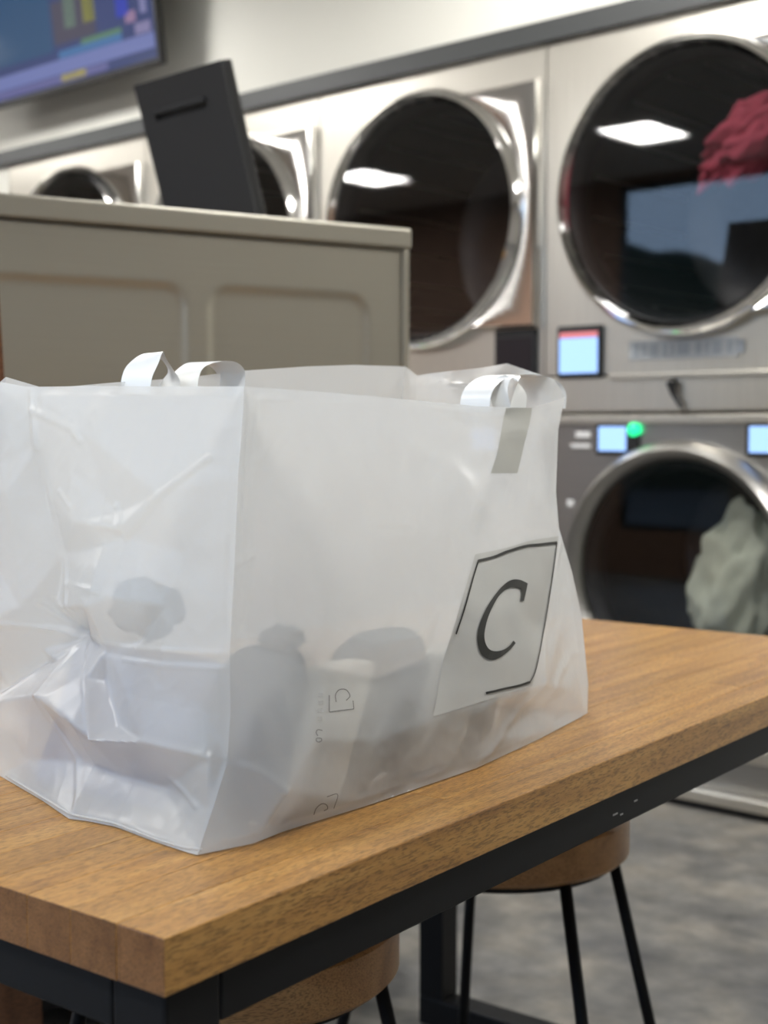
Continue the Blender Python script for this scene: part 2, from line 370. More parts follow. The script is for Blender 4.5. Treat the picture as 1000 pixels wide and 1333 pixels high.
def dryer(i, label, lit):
    t = empty('stacked_dryer', RM @ Vector((UX[i], 0, 1.113)), RROT, label, 'dryer', 'upper dryers along the wall')
    zc = 1.735 - 1.113; zt = 2.205 - 1.113; zb = 0.113
    obj('cabinet', shell(-HW, HW, .021, .84, 0, zt), M_STEEL, t)
    obj('front_panel', holed_front(-HW, HW, zb, zt, 0, zc, .378), M_STEEL, t)
    d = autosmooth(obj('door', lathe(ring_prof(.414, .374, .062), 96, 'Y', 0, zc), M_CHROME, t), 50)
    autosmooth(obj('handle_plate', cut_plate(.458, -.36, .375, zc, .392), M_CHROME, d), 40)
    obj('door_glass', lathe([(.372, -.038), (.2, -.0383), (.0, -.0385)], 64, 'Y', 0, zc), M_DOORGLASS, d, True)
    obj('inner_gasket', lathe([(.374, -.03), (.366, -.025), (.350, .02), (.345, .05), (.36, .05)], 64, 'Y', 0, zc), M_BLACK, d, True)
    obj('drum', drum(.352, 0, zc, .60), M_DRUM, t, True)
    # drum ribs
    for k in range(18):
        an = math.radians(k * 20 + 7); r_ = .347
        bm = bmesh.new(); tube(bm, [(r_ * math.cos(an), .06, zc + r_ * math.sin(an)), (r_ * math.cos(an), .59, zc + r_ * math.sin(an))], .006, 6)
        obj('drum_rib', bm, M_STEEL_D, t)
    # control at the lower left corner (lower right on the next machine, as they stand back to back)
    cx = -.345 if lit else .37
    cp = obj('control_panel', box(cx - .078, cx + .078, -.014, .005, 1.216 - 1.113, 1.372 - 1.113, .006), M_BLACK, t)
    if lit:
        obj('display', box(cx - .066, cx + .066, -.0165, -.010, 1.232 - 1.113, 1.335 - 1.113), M_SCREEN_BLUE, cp)
        obj('display_bar', box(cx - .066, cx + .066, -.0165, -.010, 1.337 - 1.113, 1.352 - 1.113), M_SCREEN_RED, cp)
    else:
        obj('display', box(cx - .066, cx + .066, -.0165, -.010, 1.232 - 1.113, 1.345 - 1.113), M_SCREEN_OFF, cp)
    ld = obj('lint_drawer', box(-HW + .012, HW - .012, -.006, .06, .004, .105, .004), M_STEEL, t)
    obj('drawer_lip', box(-.24, HW - .012, -.016, -.006, .098, .112, .003), M_STEEL, ld)
    if i == 0:
        bm = bmesh.new(); tube(bm, [(-.03, -.01, .085), (-.028, -.03, .082), (-.02, -.024, .05), (.004, -.02, .012)], [.012, .013, .009, .006], 8)
        obj('lock_tab', bm, M_BLACK, ld)
        n_ = obj('name_strip', box(-.18, .16, -.004, .003, .150, .206, .002), M_PRINT, t)
        x = -.165
        for wd_ in (.022, .016, .034, .018, .012, .05, .022, .014, .036, .02, .028): 
            obj('print_mark', box(x, x + wd_ * .75, -.0055, -.0038, .160, .196), M_PRINT_D, n_); x += wd_ + .008
    return t
def washer(i, label):
    t = empty('stacked_washer', RM @ Vector((UX[i], 0, 0)), RROT, label, 'washer', 'lower washers along the wall')
    zc = .665; zt = 1.108
    obj('cabinet', shell(-HW, HW, .021, .84, 0.03, zt), M_STEEL_D, t)
    obj('front_panel', holed_front(-HW, HW, .20, zt, 0, zc, .325), M_STEEL_D, t)
    obj('kick_plate', box(-HW, HW, .03, .05, .03, .20), M_STEEL_D, t)
    obj('kick_rail', box(-HW, HW, -.01, .03, .155, .20, .008), M_STEEL, t)
    obj('base_rail', box(-HW, HW, -.018, .03, .022, .062, .008), M_STEEL, t)
    obj('plinth', box(-HW, HW, .02, .06, 0.0, .022), M_BLACK, t)
    obj('top_rail', box(-HW, HW, -.014, 0, zt - .026, zt, .004), M_STEEL, t)
    d = autosmooth(obj('door', lathe(ring_prof(.372, .318, .07), 96, 'Y', 0, zc), M_STEEL_D, t), 50)
    obj('door_glass', lathe([(.317, -.03), (.26, -.0303), (.0, -.0306)], 64, 'Y', 0, zc), M_WASHGLASS, d, True)
    obj('inner_gasket', lathe([(.318, -.02), (.30, -.012), (.285, .02), (.285, .05), (.318, .05)], 64, 'Y', 0, zc), M_BLACK, d, True)
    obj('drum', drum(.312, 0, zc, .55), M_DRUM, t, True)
    for cx, s in ((-.215, 1), (.262, 0)):
        cp = obj('control_panel', box(cx - .072, cx + .072, -.012, .004, .992, 1.084, .006), M_BLACK, t)
        obj('display', box(cx - .058, cx + .034, -.0145, -.008, 1.004, 1.074), M_SCREEN_BLUE, cp)
        if s:
            obj('status_lamp', lathe([(0, -.026), (.014, -.022), (.02, -.012), (.02, 0)], 20, 'Y', cx + .058, 1.066), M_GREEN, cp, True)
    for (cx, cz, w, h) in ((-.335, 1.05, .026, .009), (-.343, 1.017, .034, .006), (-.378, .846, .012, .010)):
        obj('print_mark', box(cx - w, cx + w, -.003, .002, cz - h, cz + h, .002), M_WHITEM, t)
    return t
names = ['largest at the right edge, red garment inside, lit blue screen',
         'the middle one directly left of the vertical seam, glass dark and screen off',
         'the one partly hidden behind the black upright lid',
         'the farthest one, its top just showing under the television']
for i in range(4):
    dryer(i, 'stainless dryer, ' + names[i], i == 0)
wn = ['stainless washer at the right with pale green towel inside and lit blue screens',
      'stainless washer low on the wall straight behind the white bag',
      'stainless washer low on the wall hidden behind the grey machine', 'stainless washer farthest left on the lower row']
for i in range(2): washer(i, wn[i])
for i in (2, 3): washer(i, wn[i])

# cloth inside the drums
def lump(seedv, rx, ry, rz, amp, nf, n=40):
    bm = bmesh.new(); bmesh.ops.create_icosphere(bm, subdivisions=5, radius=1.0)
    for v in bm.verts:
        p = v.co.copy(); d = 1 + amp * noise.noise(p * nf + Vector((seedv, 0, 0))) + amp * .6 * noise.noise(p * nf * 2.3 + Vector((0, seedv, 0))) - amp * .5 * abs(noise.noise(p * nf * 1.4 + Vector((5, seedv, 2))))
        v.co = Vector((p.x * rx, p.y * ry, p.z * rz)) * d
    return bm
def lump_obj(name, bm, m, p, rz, label, cat, group=None, tilt=0):
    o = obj(name, bm, m, smooth=True, loc=p, rz=rz); o.rotation_euler = (0, tilt, rz); tag(o, label, cat, group); return o
lump_obj('red_garment', lump(3, .20, .055, .085, .4, 1.9), cloth('red_cloth', (0.36, 0.06, 0.09)), RM @ Vector((UX[0] + .17, .04, 1.85)), RROT, 'crumpled red garment behind the glass of the right dryer', 'garment', tilt=-.55)
lump_obj('green_towel', lump(8, .15, .08, .24, .25, 1.8), cloth('pale_green_cloth', (0.74, 0.78, 0.62)), RM @ Vector((UX[0] + .145, .075, .625)), RROT, 'pale green towel piled behind the glass of the right washer', 'towel', tilt=.25)

# ------------------------------------------------------------------ television on the wall
tvy = -0.16
Pbr = onplane(209, 82, W0 + wy * tvy, wy)          # lower right corner
lp = RM.inverted() @ Vector(Pbr)
t = empty('television', RM @ Vector((lp.x - .5, tvy, lp.z)), RROT, 'wall television with blue screen, top left of the picture', 'television')
TILT = Matrix.Rotation(math.radians(7.1), 4, 'X')
def tl(bm): bmesh.ops.transform(bm, matrix=TILT, verts=bm.verts); return bm
TW, TH = .5, .57
obj('casing', tl(box(-TW - .3, TW, 0, .035, 0, TH, .006)), M_BLACK, t)
M_TVB = plain('tv_dark_blue', (0.01, 0.012, 0.02), 0.08, emit=(0.045, 0.06, 0.16), estr=.55)
sc = obj('screen', tl(box(-TW - .294, TW - .012, -.003, .001, .022, TH - .01)), M_TVB, t)
def patch(x0, x1, z0, z1, col, e=0.6):
    m = plain('tv_%03d%03d%03d' % tuple(int(c * 255) for c in col), (0.01, 0.01, 0.01), 0.1, emit=col, estr=e)
    obj('picture_area', tl(box(x0, x1, -.0042, -.0028, z0, z1)), m, sc)
patch(-.79, .485, .06, .115, (0.16, 0.19, 0.42)); patch(-.79, .20, .028, .056, (0.13, 0.13, 0.30)); patch(-.10, .06, .03, .056, (0.42, 0.36, 0.05))
patch(-.1, .30, .117, .145, (0.06, 0.16, 0.35)); patch(.05, .3, .145, .165, (0.10, 0.20, 0.12)); patch(-.12, .15, .17, .33, (0.07, 0.065, 0.10))
patch(.08, .15, .22, .38, (0.30, 0.30, 0.04)); patch(-.04, .03, .22, .4, (0.14, 0.20, 0.16)); patch(.28, .35, .20, .42, (0.03, 0.05, 0.40)); patch(.42, .455, .19, .40, (0.20, 0.20, 0.38))
patch(.33, .39, .17, .21, (0.28, 0.18, 0.30)); patch(.38, .47, .12, .16, (0.22, 0.20, 0.36)); patch(-.79, -.13, .15, .55, (0.03, 0.08, 0.17))
obj('wall_bracket', box(-.2, .2, .03, -tvy, .12, .42, .004), M_BLACK, t)

# ------------------------------------------------------------------ grey machine behind the bag, seen from its back
IP = CAM + ray(535, 297) * 2.6; ix = dirvp(3500); iy = np.array([-ix[1], ix[0], 0]); IROT = math.atan2(ix[1], ix[0])
ITOP = IP[2]
isl = empty('laundry_machine', (IP[0], IP[1], 0), IROT, 'grey steel machine seen from its back with embossed panels, behind the bag', 'machine')
IW = 1.02
def embossed_back():
    bm = bmesh.new(); nx, nz = 170, 120; x0, x1, z0, z1 = -IW + .012, -.012, .10, 1.405
    rects = [(-.975, -.448, .25, 1.322), (-.416, -.082, .25, 1.322)]
    def sd(x, z, r):
        cx, cz = (r[0] + r[1]) / 2, (r[2] + r[3]) / 2; hx, hz = (r[1] - r[0]) / 2 - .045, (r[3] - r[2]) / 2 - .045
        qx, qz = abs(x - cx) - hx, abs(z - cz) - hz
        return math.hypot(max(qx, 0), max(qz, 0)) + min(max(qx, qz), 0) - .045
    rows = []
    for j in range(nz + 1):
        v = j / nz; z = z0 + (z1 - z0) * (1 - (1 - v) ** 1.8)
        row = []
        for i in range(nx + 1):
            x = x0 + (x1 - x0) * i / nx; h = 0
            for r in rects:
                d = sd(x, z, r); s = max(0, min(1, (-d) / .016)); h = max(h, s * s * (3 - 2 * s))
            row.append(bm.verts.new((x, .012 + .007 * h, z)))
        rows.append(row)
    grid_faces(bm, rows)
    return bm
o = obj('back_panel', embossed_back(), M_ISLE, isl, True)
obj('cabinet', box(-IW + .002, -.002, .03, .70, .10, 1.405), M_ISLE, isl)
obj('corner_flange', box(-.014, 0, .004, .03, .10, 1.406, .003), M_ISLE, isl)
obj('corner_flange', box(-IW, -IW + .014, .004, .03, .10, 1.406, .003), M_ISLE, isl)
obj('top_cover', box(-IW - .004, .004, 0, .71, 1.408, ITOP, .006, 3), M_ISLE, isl)
obj('plinth', box(-IW + .05, -.05, .08, .65, .05, .10), M_BLACK, isl)
M_GREYP = plain('grey_rubber', (0.20, 0.20, 0.19), 0.6)
for x in (-.05, -IW + .05):
    for y in (.06, .64):
        bm = lathe([(.0, 0), (.032, 0), (.032, .012), (.018, .02), (.018, .10), (0, .10)], 20, 'Z', x, 0, y); obj('foot', bm, M_GREYP, isl)

# open black lid standing on the machine
hd = dirvp(-1320)                                   # hinge direction (leftwards, away)
hp = np.array([hd[1], -hd[0], 0])                   # to the right, away
LD = 2.86
Ptr = CAM + ray(287, 78) * LD
Ptl = onplane(174, 112, Ptr, hp)                    # same upright plane
lw = float(np.linalg.norm(Ptl - Ptr)); zrise = Ptr[2] - ITOP
lean = math.radians(17)
LX = -hd; LROT = math.atan2(LX[1], LX[0])
base = Ptr + hp * (zrise * math.tan(lean)); base[2] = ITOP
lid = empty('dispenser', base, LROT, 'open black lid with grip slot standing up on the grey machine', 'lid')
# local: x from -lw to 0, y = away from the viewer side; lid leans toward -y as it rises
ll = zrise / math.cos(lean)
def lz(bm): bmesh.ops.transform(bm, matrix=Matrix.Rotation(lean, 4, 'X'), verts=bm.verts); return bm
bm = bmesh.new(); s0, s1, g0, g1 = -lw * .84, -lw * .24, ll * .79, ll * .83
bx(bm, -lw, 0, 0, .012, .0, g0); bx(bm, -lw, 0, 0, .012, g1, ll); bx(bm, -lw, s0, 0, .012, g0, g1); bx(bm, s1, 0, 0, .012, g0, g1); bx(bm, s0, s1, .010, .012, g0, g1)
lo = obj('lid', lz(bm), M_LID, lid)
obj('grip', lz(box(s0, s1, -.006, .002, g1 - .004, g1 + .008, .003)), M_LID, lo)
obj('rim', lz(box(-lw - .002, .002, .012, .03, 0, ll, .003)), M_BLACK, lo)
obj('tray', box(-lw, 0, .004, .20, .0005, .02, .003), M_BLACK, lid)

# ------------------------------------------------------------------ table
TL, TWD, SL = 1.4285, 0.80, 0.038
tab = empty('table', TB(0, 0, -TZ), TROT, 'long wooden butcher block table on a black steel frame', 'table')
M_WOOD = mat_wood('butcher_block', tab, (0.29, 0.140, 0.042), (0.435, 0.225, 0.062), (0.55, 0.312, 0.098))
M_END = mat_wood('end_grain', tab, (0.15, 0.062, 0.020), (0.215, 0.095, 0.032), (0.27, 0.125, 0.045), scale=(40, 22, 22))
ns = 18; sw = TWD / ns
top = obj('top_core', box(.004, TL - .004, .004, TWD - .004, TZ - SL + .001, TZ - .006), M_WOOD, tab)
rs = random.Random(3)
for i in range(ns):
    cuts = [0.0]
    x = rs.uniform(.25, .75) if i else 0.62
    while i and x < TL - .15: cuts.append(x); x += rs.uniform(.45, .8)
    cuts.append(TL)
    for c0, c1 in zip(cuts, cuts[1:]):
        so = obj('stave', box(c0 + .00008, c1 - .00008, i * sw + .00008, (i + 1) * sw - .00008, TZ - SL, TZ, .0006 if i else .0012, 2), M_WOOD, tab)
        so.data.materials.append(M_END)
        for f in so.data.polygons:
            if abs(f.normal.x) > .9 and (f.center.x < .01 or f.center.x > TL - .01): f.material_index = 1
P = .05; ins = .006; z1 = TZ - SL; ap = .036
for (x, y) in ((ins, ins), (ins, TWD - ins - P), (TL - ins - P, ins), (TL - ins - P, TWD - ins - P)):
    obj('leg', box(x, x + P, y, y + P, .05, z1, .003), M_FRAME, tab)
for x in (ins, TL - ins - P):
    obj('floor_bar', box(x, x + P, ins, TWD - ins, 0, .05, .003), M_FRAME, tab)
    obj('apron', box(x, x + P, ins + P, TWD - ins - P, z1 - ap, z1, .002), M_FRAME, tab)
for y in (ins, TWD - ins - P):
    obj('apron', box(ins + P, TL - ins - P, y, y + P, z1 - ap, z1, .002), M_FRAME, tab)
bm = bmesh.new()
for (x, zz, w) in ((.60, .690, .010), (.645, .694, .007), (.615, .687, .006)): bx(bm, x, x + w, ins - .0004, ins + .001, zz - .0008, zz + .0008)
obj('scratch', bm, plain('scratch_grey', (0.25, 0.25, 0.24), .5), tab)

# stools
def stool(d, px, label, rz, angs):
    x = (px - 500) / FPX * d
    s = empty('stool', (x, d, 0), rz, label, 'stool', 'round wooden stools tucked under the table')
    zb, zt, R = .465, .528, .186
    M = mat_wood('stool_wood_%d' % px, s, (0.24, 0.11, 0.035), (0.40, 0.20, 0.07), (0.50, 0.28, 0.11), scale=(1.3, 10, 10))
    autosmooth(obj('seat', lathe([(0, zb), (R - .006, zb), (R, zb + .006), (R, zt - .008), (R - .008, zt), (R * .6, zt - .003), (0, zt - .005)], 64, 'Z'), M, s), 40)
    obj('seat_ring', lathe([(R - .05, zb - .012), (R - .022, zb - .012), (R - .022, zb), (R - .05, zb), (R - .05, zb - .012)], 48, 'Z'), M_FRAME, s)
    for ang in angs:
        t = math.radians(ang) - rz; c, sn = math.cos(t), math.sin(t)
        bm = bmesh.new(); r0, r1 = R - .022, R + .085
        tube(bm, [(r0 * c, r0 * sn, zb - .002), (r1 * c, r1 * sn, 0.004)], .0085, 12)
        lg = obj('leg', bm, M_FRAME, s, True)
        obj('foot_cap', lathe([(0, 0), (.013, 0), (.013, .015), (.009, .02), (0, .02)], 14, 'Z', r1 * c, 0, r1 * sn), M_BLACK, lg)
stool(1.5, 300, 'round wooden stool under the near end of the table', math.radians(8), (20, 110, 200, 290))
stool(1.935, 651, 'round wooden stool with black legs under the far end of the table', math.radians(-16), (5, -62, 98, 175))

# brown wooden upright cut off by the left edge of the picture
wd0 = np.array([-0.283 * 1.9 + .004, 1.9, 0.0])
wp = empty('wooden_divider', wd0, IROT, 'brown wooden upright panel at the left edge, behind the white bag', 'panel')
M_BROWN = mat_wood('brown_wood', wp, (0.10, 0.04, 0.018), (0.17, 0.07, 0.03), (0.23, 0.10, 0.045), scale=(20, 20, 1.6))
bm = bmesh.new()
vsb = [(-.42, 0, .02), (.058, 0, .02), (.002, 0, 1.295), (-.42, 0, 1.295)]
f_ = [bm.verts.new(v) for v in vsb]; g_ = [bm.verts.new((v[0], .03, v[2])) for v in vsb]
bm.faces.new(f_); bm.faces.new(g_[::-1]); grid_faces(bm, [f_, g_], True); bmesh.ops.recalc_face_normals(bm, faces=bm.faces)
bmesh.ops.bevel(bm, geom=bm.edges[:], offset=.003, segments=2, affect='EDGES')
obj('board', bm, M_BROWN, wp)
for x in (-.36, 0.0): obj('foot', box(x - .03, x + .03, -.10, .13, 0, .02, .004), M_BROWN, wp)

# ------------------------------------------------------------------ bag
BZ = 0.0015
def tbl(x, y): return onz(x, y, TZ + BZ)
P0 = tbl(257, 1113); P1 = tbl(765, 928)
nL = np.cross(P1 - P0, k_); nL /= np.linalg.norm(nL)
if nL @ (CAM - P0) < 0: nL = -nL
def onL(x, y, o=0.0): return onplane(x, y, P0 + nL * o, nL)
CT = onL(318, 503)
PM = tbl(90, 1065)
nS = np.cross(CT - P0, PM - P0); nS /= np.linalg.norm(nS)
if nS @ (CAM - P0) < 0: nS = -nS
def onS(x, y): return onplane(x, y, P0, nS)
def onB(x, y, B=.375): return onplane(x, y, T0 + b_ * B, b_)
def onR(x, y, A=.72): return onplane(x, y, T0 + a_ * A, a_)
def resample(pts, n):
    pts = np.array(pts); d = np.r_[0, np.cumsum(np.linalg.norm(np.diff(pts, axis=0), axis=1))]; t = np.linspace(0, d[-1], n)
    return np.stack([np.interp(t, d, pts[:, k]) for k in range(3)], 1)
def coons(bot, top, left, right, nu, nv):
    bo, to, le, ri = resample(bot, nu), resample(top, nu), resample(left, nv), resample(right, nv)
    u = np.linspace(0, 1, nu)[None, :, None]; v = np.linspace(0, 1, nv)[:, None, None]
    return (1 - v) * bo[None] + v * to[None] + (1 - u) * le[:, None] + u * ri[:, None] - ((1 - u) * (1 - v) * bo[0] + u * (1 - v) * bo[-1] + (1 - u) * v * to[0] + u * v * to[-1])
def facet_field(G, ctrl, edges=(), smooth=2):
    """piecewise linear crease relief: ctrl = [(px, py, relief)]"""
    pts = [Vector((c[0], c[1])) for c in ctrl]
    vs, _, fs, *_r = delaunay_2d_cdt(pts, list(edges), [], 0, 1e-4)
    orig = _r[0]; val = [np.mean([ctrl[i][2] for i in o]) if len(o) else 0.0 for o in orig]
    V = np.array([[v.x, v.y] for v in vs]); val = np.array(val)
    nv, nu, _ = G.shape
    Q = np.array([[project(G[j, i]) for i in range(nu)] for j in range(nv)])
    Hh = np.zeros((nv, nu))
    for f in fs:
        A, B, Cc = V[f[0]], V[f[1]], V[f[2]]
        den = (B[1] - Cc[1]) * (A[0] - Cc[0]) + (Cc[0] - B[0]) * (A[1] - Cc[1])
        if abs(den) < 1e-9: continue
        w0 = ((B[1] - Cc[1]) * (Q[..., 0] - Cc[0]) + (Cc[0] - B[0]) * (Q[..., 1] - Cc[1])) / den
        w1 = ((Cc[1] - A[1]) * (Q[..., 0] - Cc[0]) + (A[0] - Cc[0]) * (Q[..., 1] - Cc[1])) / den
        w2 = 1 - w0 - w1; inside = (w0 >= -1e-6) & (w1 >= -1e-6) & (w2 >= -1e-6)
        Hh = np.where(inside, w0 * val[f[0]] + w1 * val[f[1]] + w2 * val[f[2]], Hh)
    for _ in range(smooth):
        K = np.pad(Hh, 1, mode='edge'); Hh = (K[1:-1, 1:-1] * 2 + K[:-2, 1:-1] + K[2:, 1:-1] + K[1:-1, :-2] + K[1:-1, 2:]) / 6
    return Hh
def fade(nv, nu, m=5):
    j = np.minimum(np.arange(nv), np.arange(nv)[::-1])[:, None]; i = np.minimum(np.arange(nu), np.arange(nu)[::-1])[None]
    return np.clip(np.minimum(i, j) / m, 0, 1)
def wr(P, amp, s): 
    v = Vector(P) * s
    return amp * (noise.noise(v) + .5 * (0.5 - abs(noise.noise(v * 2.1 + Vector((9, 3, 1))))) )

corner = [P0, onL(278, 1050), onL(296, 992), onL(300, 930), onL(299, 850), onL(305, 740), onL(310, 620), onL(316, 540), CT]
# long front face
L_bot = [P0] + [tbl(*q) for q in ((330, 1098), (370, 1082), (480, 1048), (620, 1000), (700, 963), (757, 933))] + [P1]
L_right = [P1] + [onL(*q) for q in ((766, 890), (757, 800), (745, 745), (728, 688), (724, 640), (727, 560), (735, 517))]
L_top = [CT] + [onL(*q) for q in ((430, 511), (530, 520), (625, 529), (690, 531), (712, 525), (735, 517))]
GL = coons(L_bot, L_top, corner, L_right, 230, 200)
cl = [(230, 470, 0), (780, 470, 0), (780, 960, 0), (230, 1150, 0), (257, 1113, 0), (318, 503, 0), (480, 1050, 0), (620, 1000, 0), (765, 928, 0),
      (430, 511, -.002), (530, 520, .0), (620, 529, -.004), (345, 515, -.006), (340, 620, -.008), (330, 730, -.005), (322, 830, -.004),
      (318, 503, 0), (310, 620, 0), (305, 740, 0), (299, 850, 0), (296, 992, 0),
      (450, 640, .002), (560, 600, .006), (480, 760, .010), (600, 690, -.002), (620, 560, .006), (700, 560, .002), (640, 620, .009), (690, 640, .004), (715, 690, .002),
      (380, 700, .006), (410, 815, .016), (460, 835, .024), (520, 825, .022), (555, 790, .014), (420, 872, .004), (480, 885, .006), (545, 862, .008),
      (345, 1025, .020), (330, 1080, .004), (390, 960, .018), (470, 960, .014), (560, 930, .012), (620, 915, .014), (640, 960, .004),
      (612, 735, .006), (722, 705, .004), (655, 800, .014), (690, 888, .018), (600, 850, .014), (570, 925, .012), (720, 830, .004), (745, 850, -.006), (740, 900, .004), (700, 925, -.004),
      (330, 950, .012), (315, 900, .004), (560, 700, .003), (400, 590, -.002)]
HL = facet_field(GL, cl, smooth=5)
# short end face
BLc = TB(.195, .43, BZ); TLc = TB(.205, .415, .362)
S_bot = [BLc] + [tbl(*q) for q in ((0, 1010), (55, 1042), (90, 1066), (110, 1068), (150, 1076), (200, 1095), (245, 1110))] + [P0]
S_top = [TLc] + [onS(*q) for q in ((0, 497), (26, 502), (40, 503.5), (120, 502.5), (220, 503))] + [CT]
S_left = [BLc, TB(.195, .435, .12), TB(.20, .43, .25), TLc]
GS = coons(S_bot, S_top, S_left, corner, 220, 220)
cs = [(-160, 430, 0), (340, 430, 0), (340, 1150, 0), (-160, 1150, 0),
      (40, 504, .0), (50, 580, .001), (58, 640, -.002), (75, 720, -.008), (84, 822, -.034), (0, 811, .022), (-80, 800, .020), (45, 816, -.004), (180, 838, -.004), (300, 850, 0),
      (86, 830, -.026), (0, 916, .014), (-80, 985, .010), (0, 896, -.010), (42, 862, -.020), (42, 876, -.002), (-80, 950, -.004), (146, 962, .022), (66, 905, .016), (70, 862, -.006), (98, 1060, 0), (92, 990, -.014), (110, 885, .000), (124, 882, -.012), (165, 945, .006),
      (210, 966, .020), (282, 986, .010), (200, 1025, -.012), (150, 1010, -.010), (262, 1050, -.004), (257, 1113, 0), (150, 1075, 0), (30, 990, -.004), (0, 1010, 0), (90, 1065, 0),
      (318, 503, 0), (310, 620, 0), (305, 740, 0), (299, 850, 0), (296, 992, 0), (278, 1050, 0),
      (120, 790, .008), (160, 780, .014), (180, 840, .0), (130, 845, -.008), (60, 790, -.012), (35, 790, .006),
      (270, 600, .004), (165, 690, .010), (220, 645, .013), (160, 665, .002), (170, 700, .003), (110, 560, .006), (20, 640, .008), (-60, 640, .008), (250, 720, .006), (230, 790, .010), (100, 680, .004), (95, 610, .003), (130, 520, .003), (260, 530, .003),
      (170, 900, .006), (220, 890, .010), (270, 920, .006), (40, 845, -.012)]
HS = facet_field(GS, cs, smooth=3)
def creases(G, lines):
    nv, nu, _ = G.shape; Q = np.array([[project(G[j, i]) for i in range(nu)] for j in range(nv)]); out = np.zeros((nv, nu))
    for pts, amp, wd_ in lines:
        best = np.full((nv, nu), 1e9)
        for (x0, y0), (x1, y1) in zip(pts, pts[1:]):
            dx, dy = x1 - x0, y1 - y0; t = np.clip(((Q[..., 0] - x0) * dx + (Q[..., 1] - y0) * dy) / (dx * dx + dy * dy), 0, 1)
            best = np.minimum(best, np.hypot(Q[..., 0] - x0 - t * dx, Q[..., 1] - y0 - t * dy))
        out += amp * np.exp(-(best / wd_) ** 2)
    return out
HS += creases(GS, [([(40, 504), (50, 580), (62, 640), (75, 720), (82, 818)], .0022, 4), ([(52, 590), (66, 660), (80, 740), (84, 815)], -.0012, 4),
                   ([(84, 822), (0, 812), (-60, 806)], .0020, 3.5), ([(84, 830), (40, 875), (0, 914)], .0022, 3.5), ([(90, 835), (115, 895), (146, 962)], .0024, 3.5),
                   ([(146, 962), (210, 966), (250, 976), (290, 988)], .0016, 5), ([(66, 905), (80, 960), (98, 1058)], .0014, 3), ([(75, 845), (66, 905)], .0012, 3),
                   ([(84, 824), (130, 838), (200, 846), (298, 852)], .0016, 4), ([(110, 846), (180, 856), (290, 864)], -.0010, 4), ([(160, 858), (230, 868), (296, 870)], .0009, 3),
                   ([(275, 597), (230, 640), (168, 700)], .0020, 4), ([(155, 660), (165, 682)], .0018, 4), ([(78, 640), (95, 660)], .0012, 3), ([(80, 760), (140, 772)], .0012, 4),
                   ([(45, 535), (100, 560), (110, 575)], .0016, 5), ([(60, 775), (78, 815)], .0014, 3), ([(48, 785), (75, 818)], .0012, 3),
                   ([(215, 1015), (250, 1050)], .0014, 4), ([(300, 700), (296, 850)], -.0010, 3)])
HL += creases(GL, [([(298, 990), (325, 1005), (346, 1026)], .0022, 5), ([(346, 1026), (331, 1097)], .0014, 5), ([(326, 508), (322, 620), (314, 740), (306, 850)], -.0016, 6),
                   ([(336, 520), (330, 640), (318, 800)], .0010, 6), ([(316, 830), (345, 836), (372, 842)], .0014, 5), ([(380, 838), (420, 872), (480, 882), (545, 855)], -.0012, 8),
                   ([(480, 690), (530, 690)], .0010, 5), ([(372, 560), (345, 600)], .0010, 6), ([(640, 532), (612, 600), (560, 720)], -.0014, 16), ([(618, 690), (624, 660)], .0014, 5),
                   ([(728, 690), (700, 800), (688, 895), (622, 998)], .0020, 6), ([(752, 850), (720, 880), (700, 930)], .0014, 6), ([(310, 735), (330, 724)], .0018, 5)])
def displace(G, Hh, n, amp, s):
    nv, nu, _ = G.shape; F = fade(nv, nu); G2 = G.copy()
    for j in range(nv):
        for i in range(nu):
            G2[j, i] += n * ((Hh[j, i] + wr(G[j, i], amp, s)) * F[j, i])
    return G2
GL2 = displace(GL, HL, nL, .0016, 28); GS2 = displace(GS, HS, nS, .0016, 26)
# right end and back
BRb = TB(.752, .385, BZ); BRt = onB(528, 477)
R_bot = [P1, TB(.762, .25, BZ), BRb]; R_left = L_right
R_top = [L_top[-1], onR(722, 494, .73), onR(660, 473, .735), onR(625, 479, .735), onR(560, 486, .735), onR(543, 489, .74), BRt]
R_right = [BRb, TB(.76, .39, .15), TB(.755, .385, .3), BRt]
GR = coons(R_bot, R_top, R_left, R_right, 70, 100)
HR = np.zeros(GR.shape[:2])
nv, nu = HR.shape
for j in range(nv):
    for i in range(nu):
        u, v = i / (nu - 1), j / (nv - 1); HR[j, i] = -.028 * math.exp(-((u - .5) / .16) ** 2) * math.sin(v * math.pi * .5) + .012 * math.sin(math.pi * v)
GR2 = displace(GR, HR, a_, .003, 22)
B_bot = [BRb, TB(.5, .43, BZ), BLc]; B_top = [BRt] + [onB(*q) for q in ((460, 475), (400, 477), (310, 483), (240, 492), (160, 497), (112, 501), (60, 506))] + [TLc]
GB = coons(B_bot, B_top, R_right, S_left, 90, 70)
GB2 = displace(GB, np.zeros(GB.shape[:2]), b_, .004, 18)
bag = empty('plastic_bag', TB(.45, .25, 0), TROT, 'large translucent white plastic bag with a letter C sticker, standing on the table', 'bag')
BI = (Matrix.Translation(Vector(TB(.45, .25, 0))) @ Matrix.Rotation(TROT, 4, 'Z')).inverted()
bm = bmesh.new()
for G in (GL2, GS2, GR2, GB2):
    rows = [[bm.verts.new(BI @ Vector(G[j, i])) for i in range(G.shape[1])] for j in range(G.shape[0])]
    grid_faces(bm, rows)
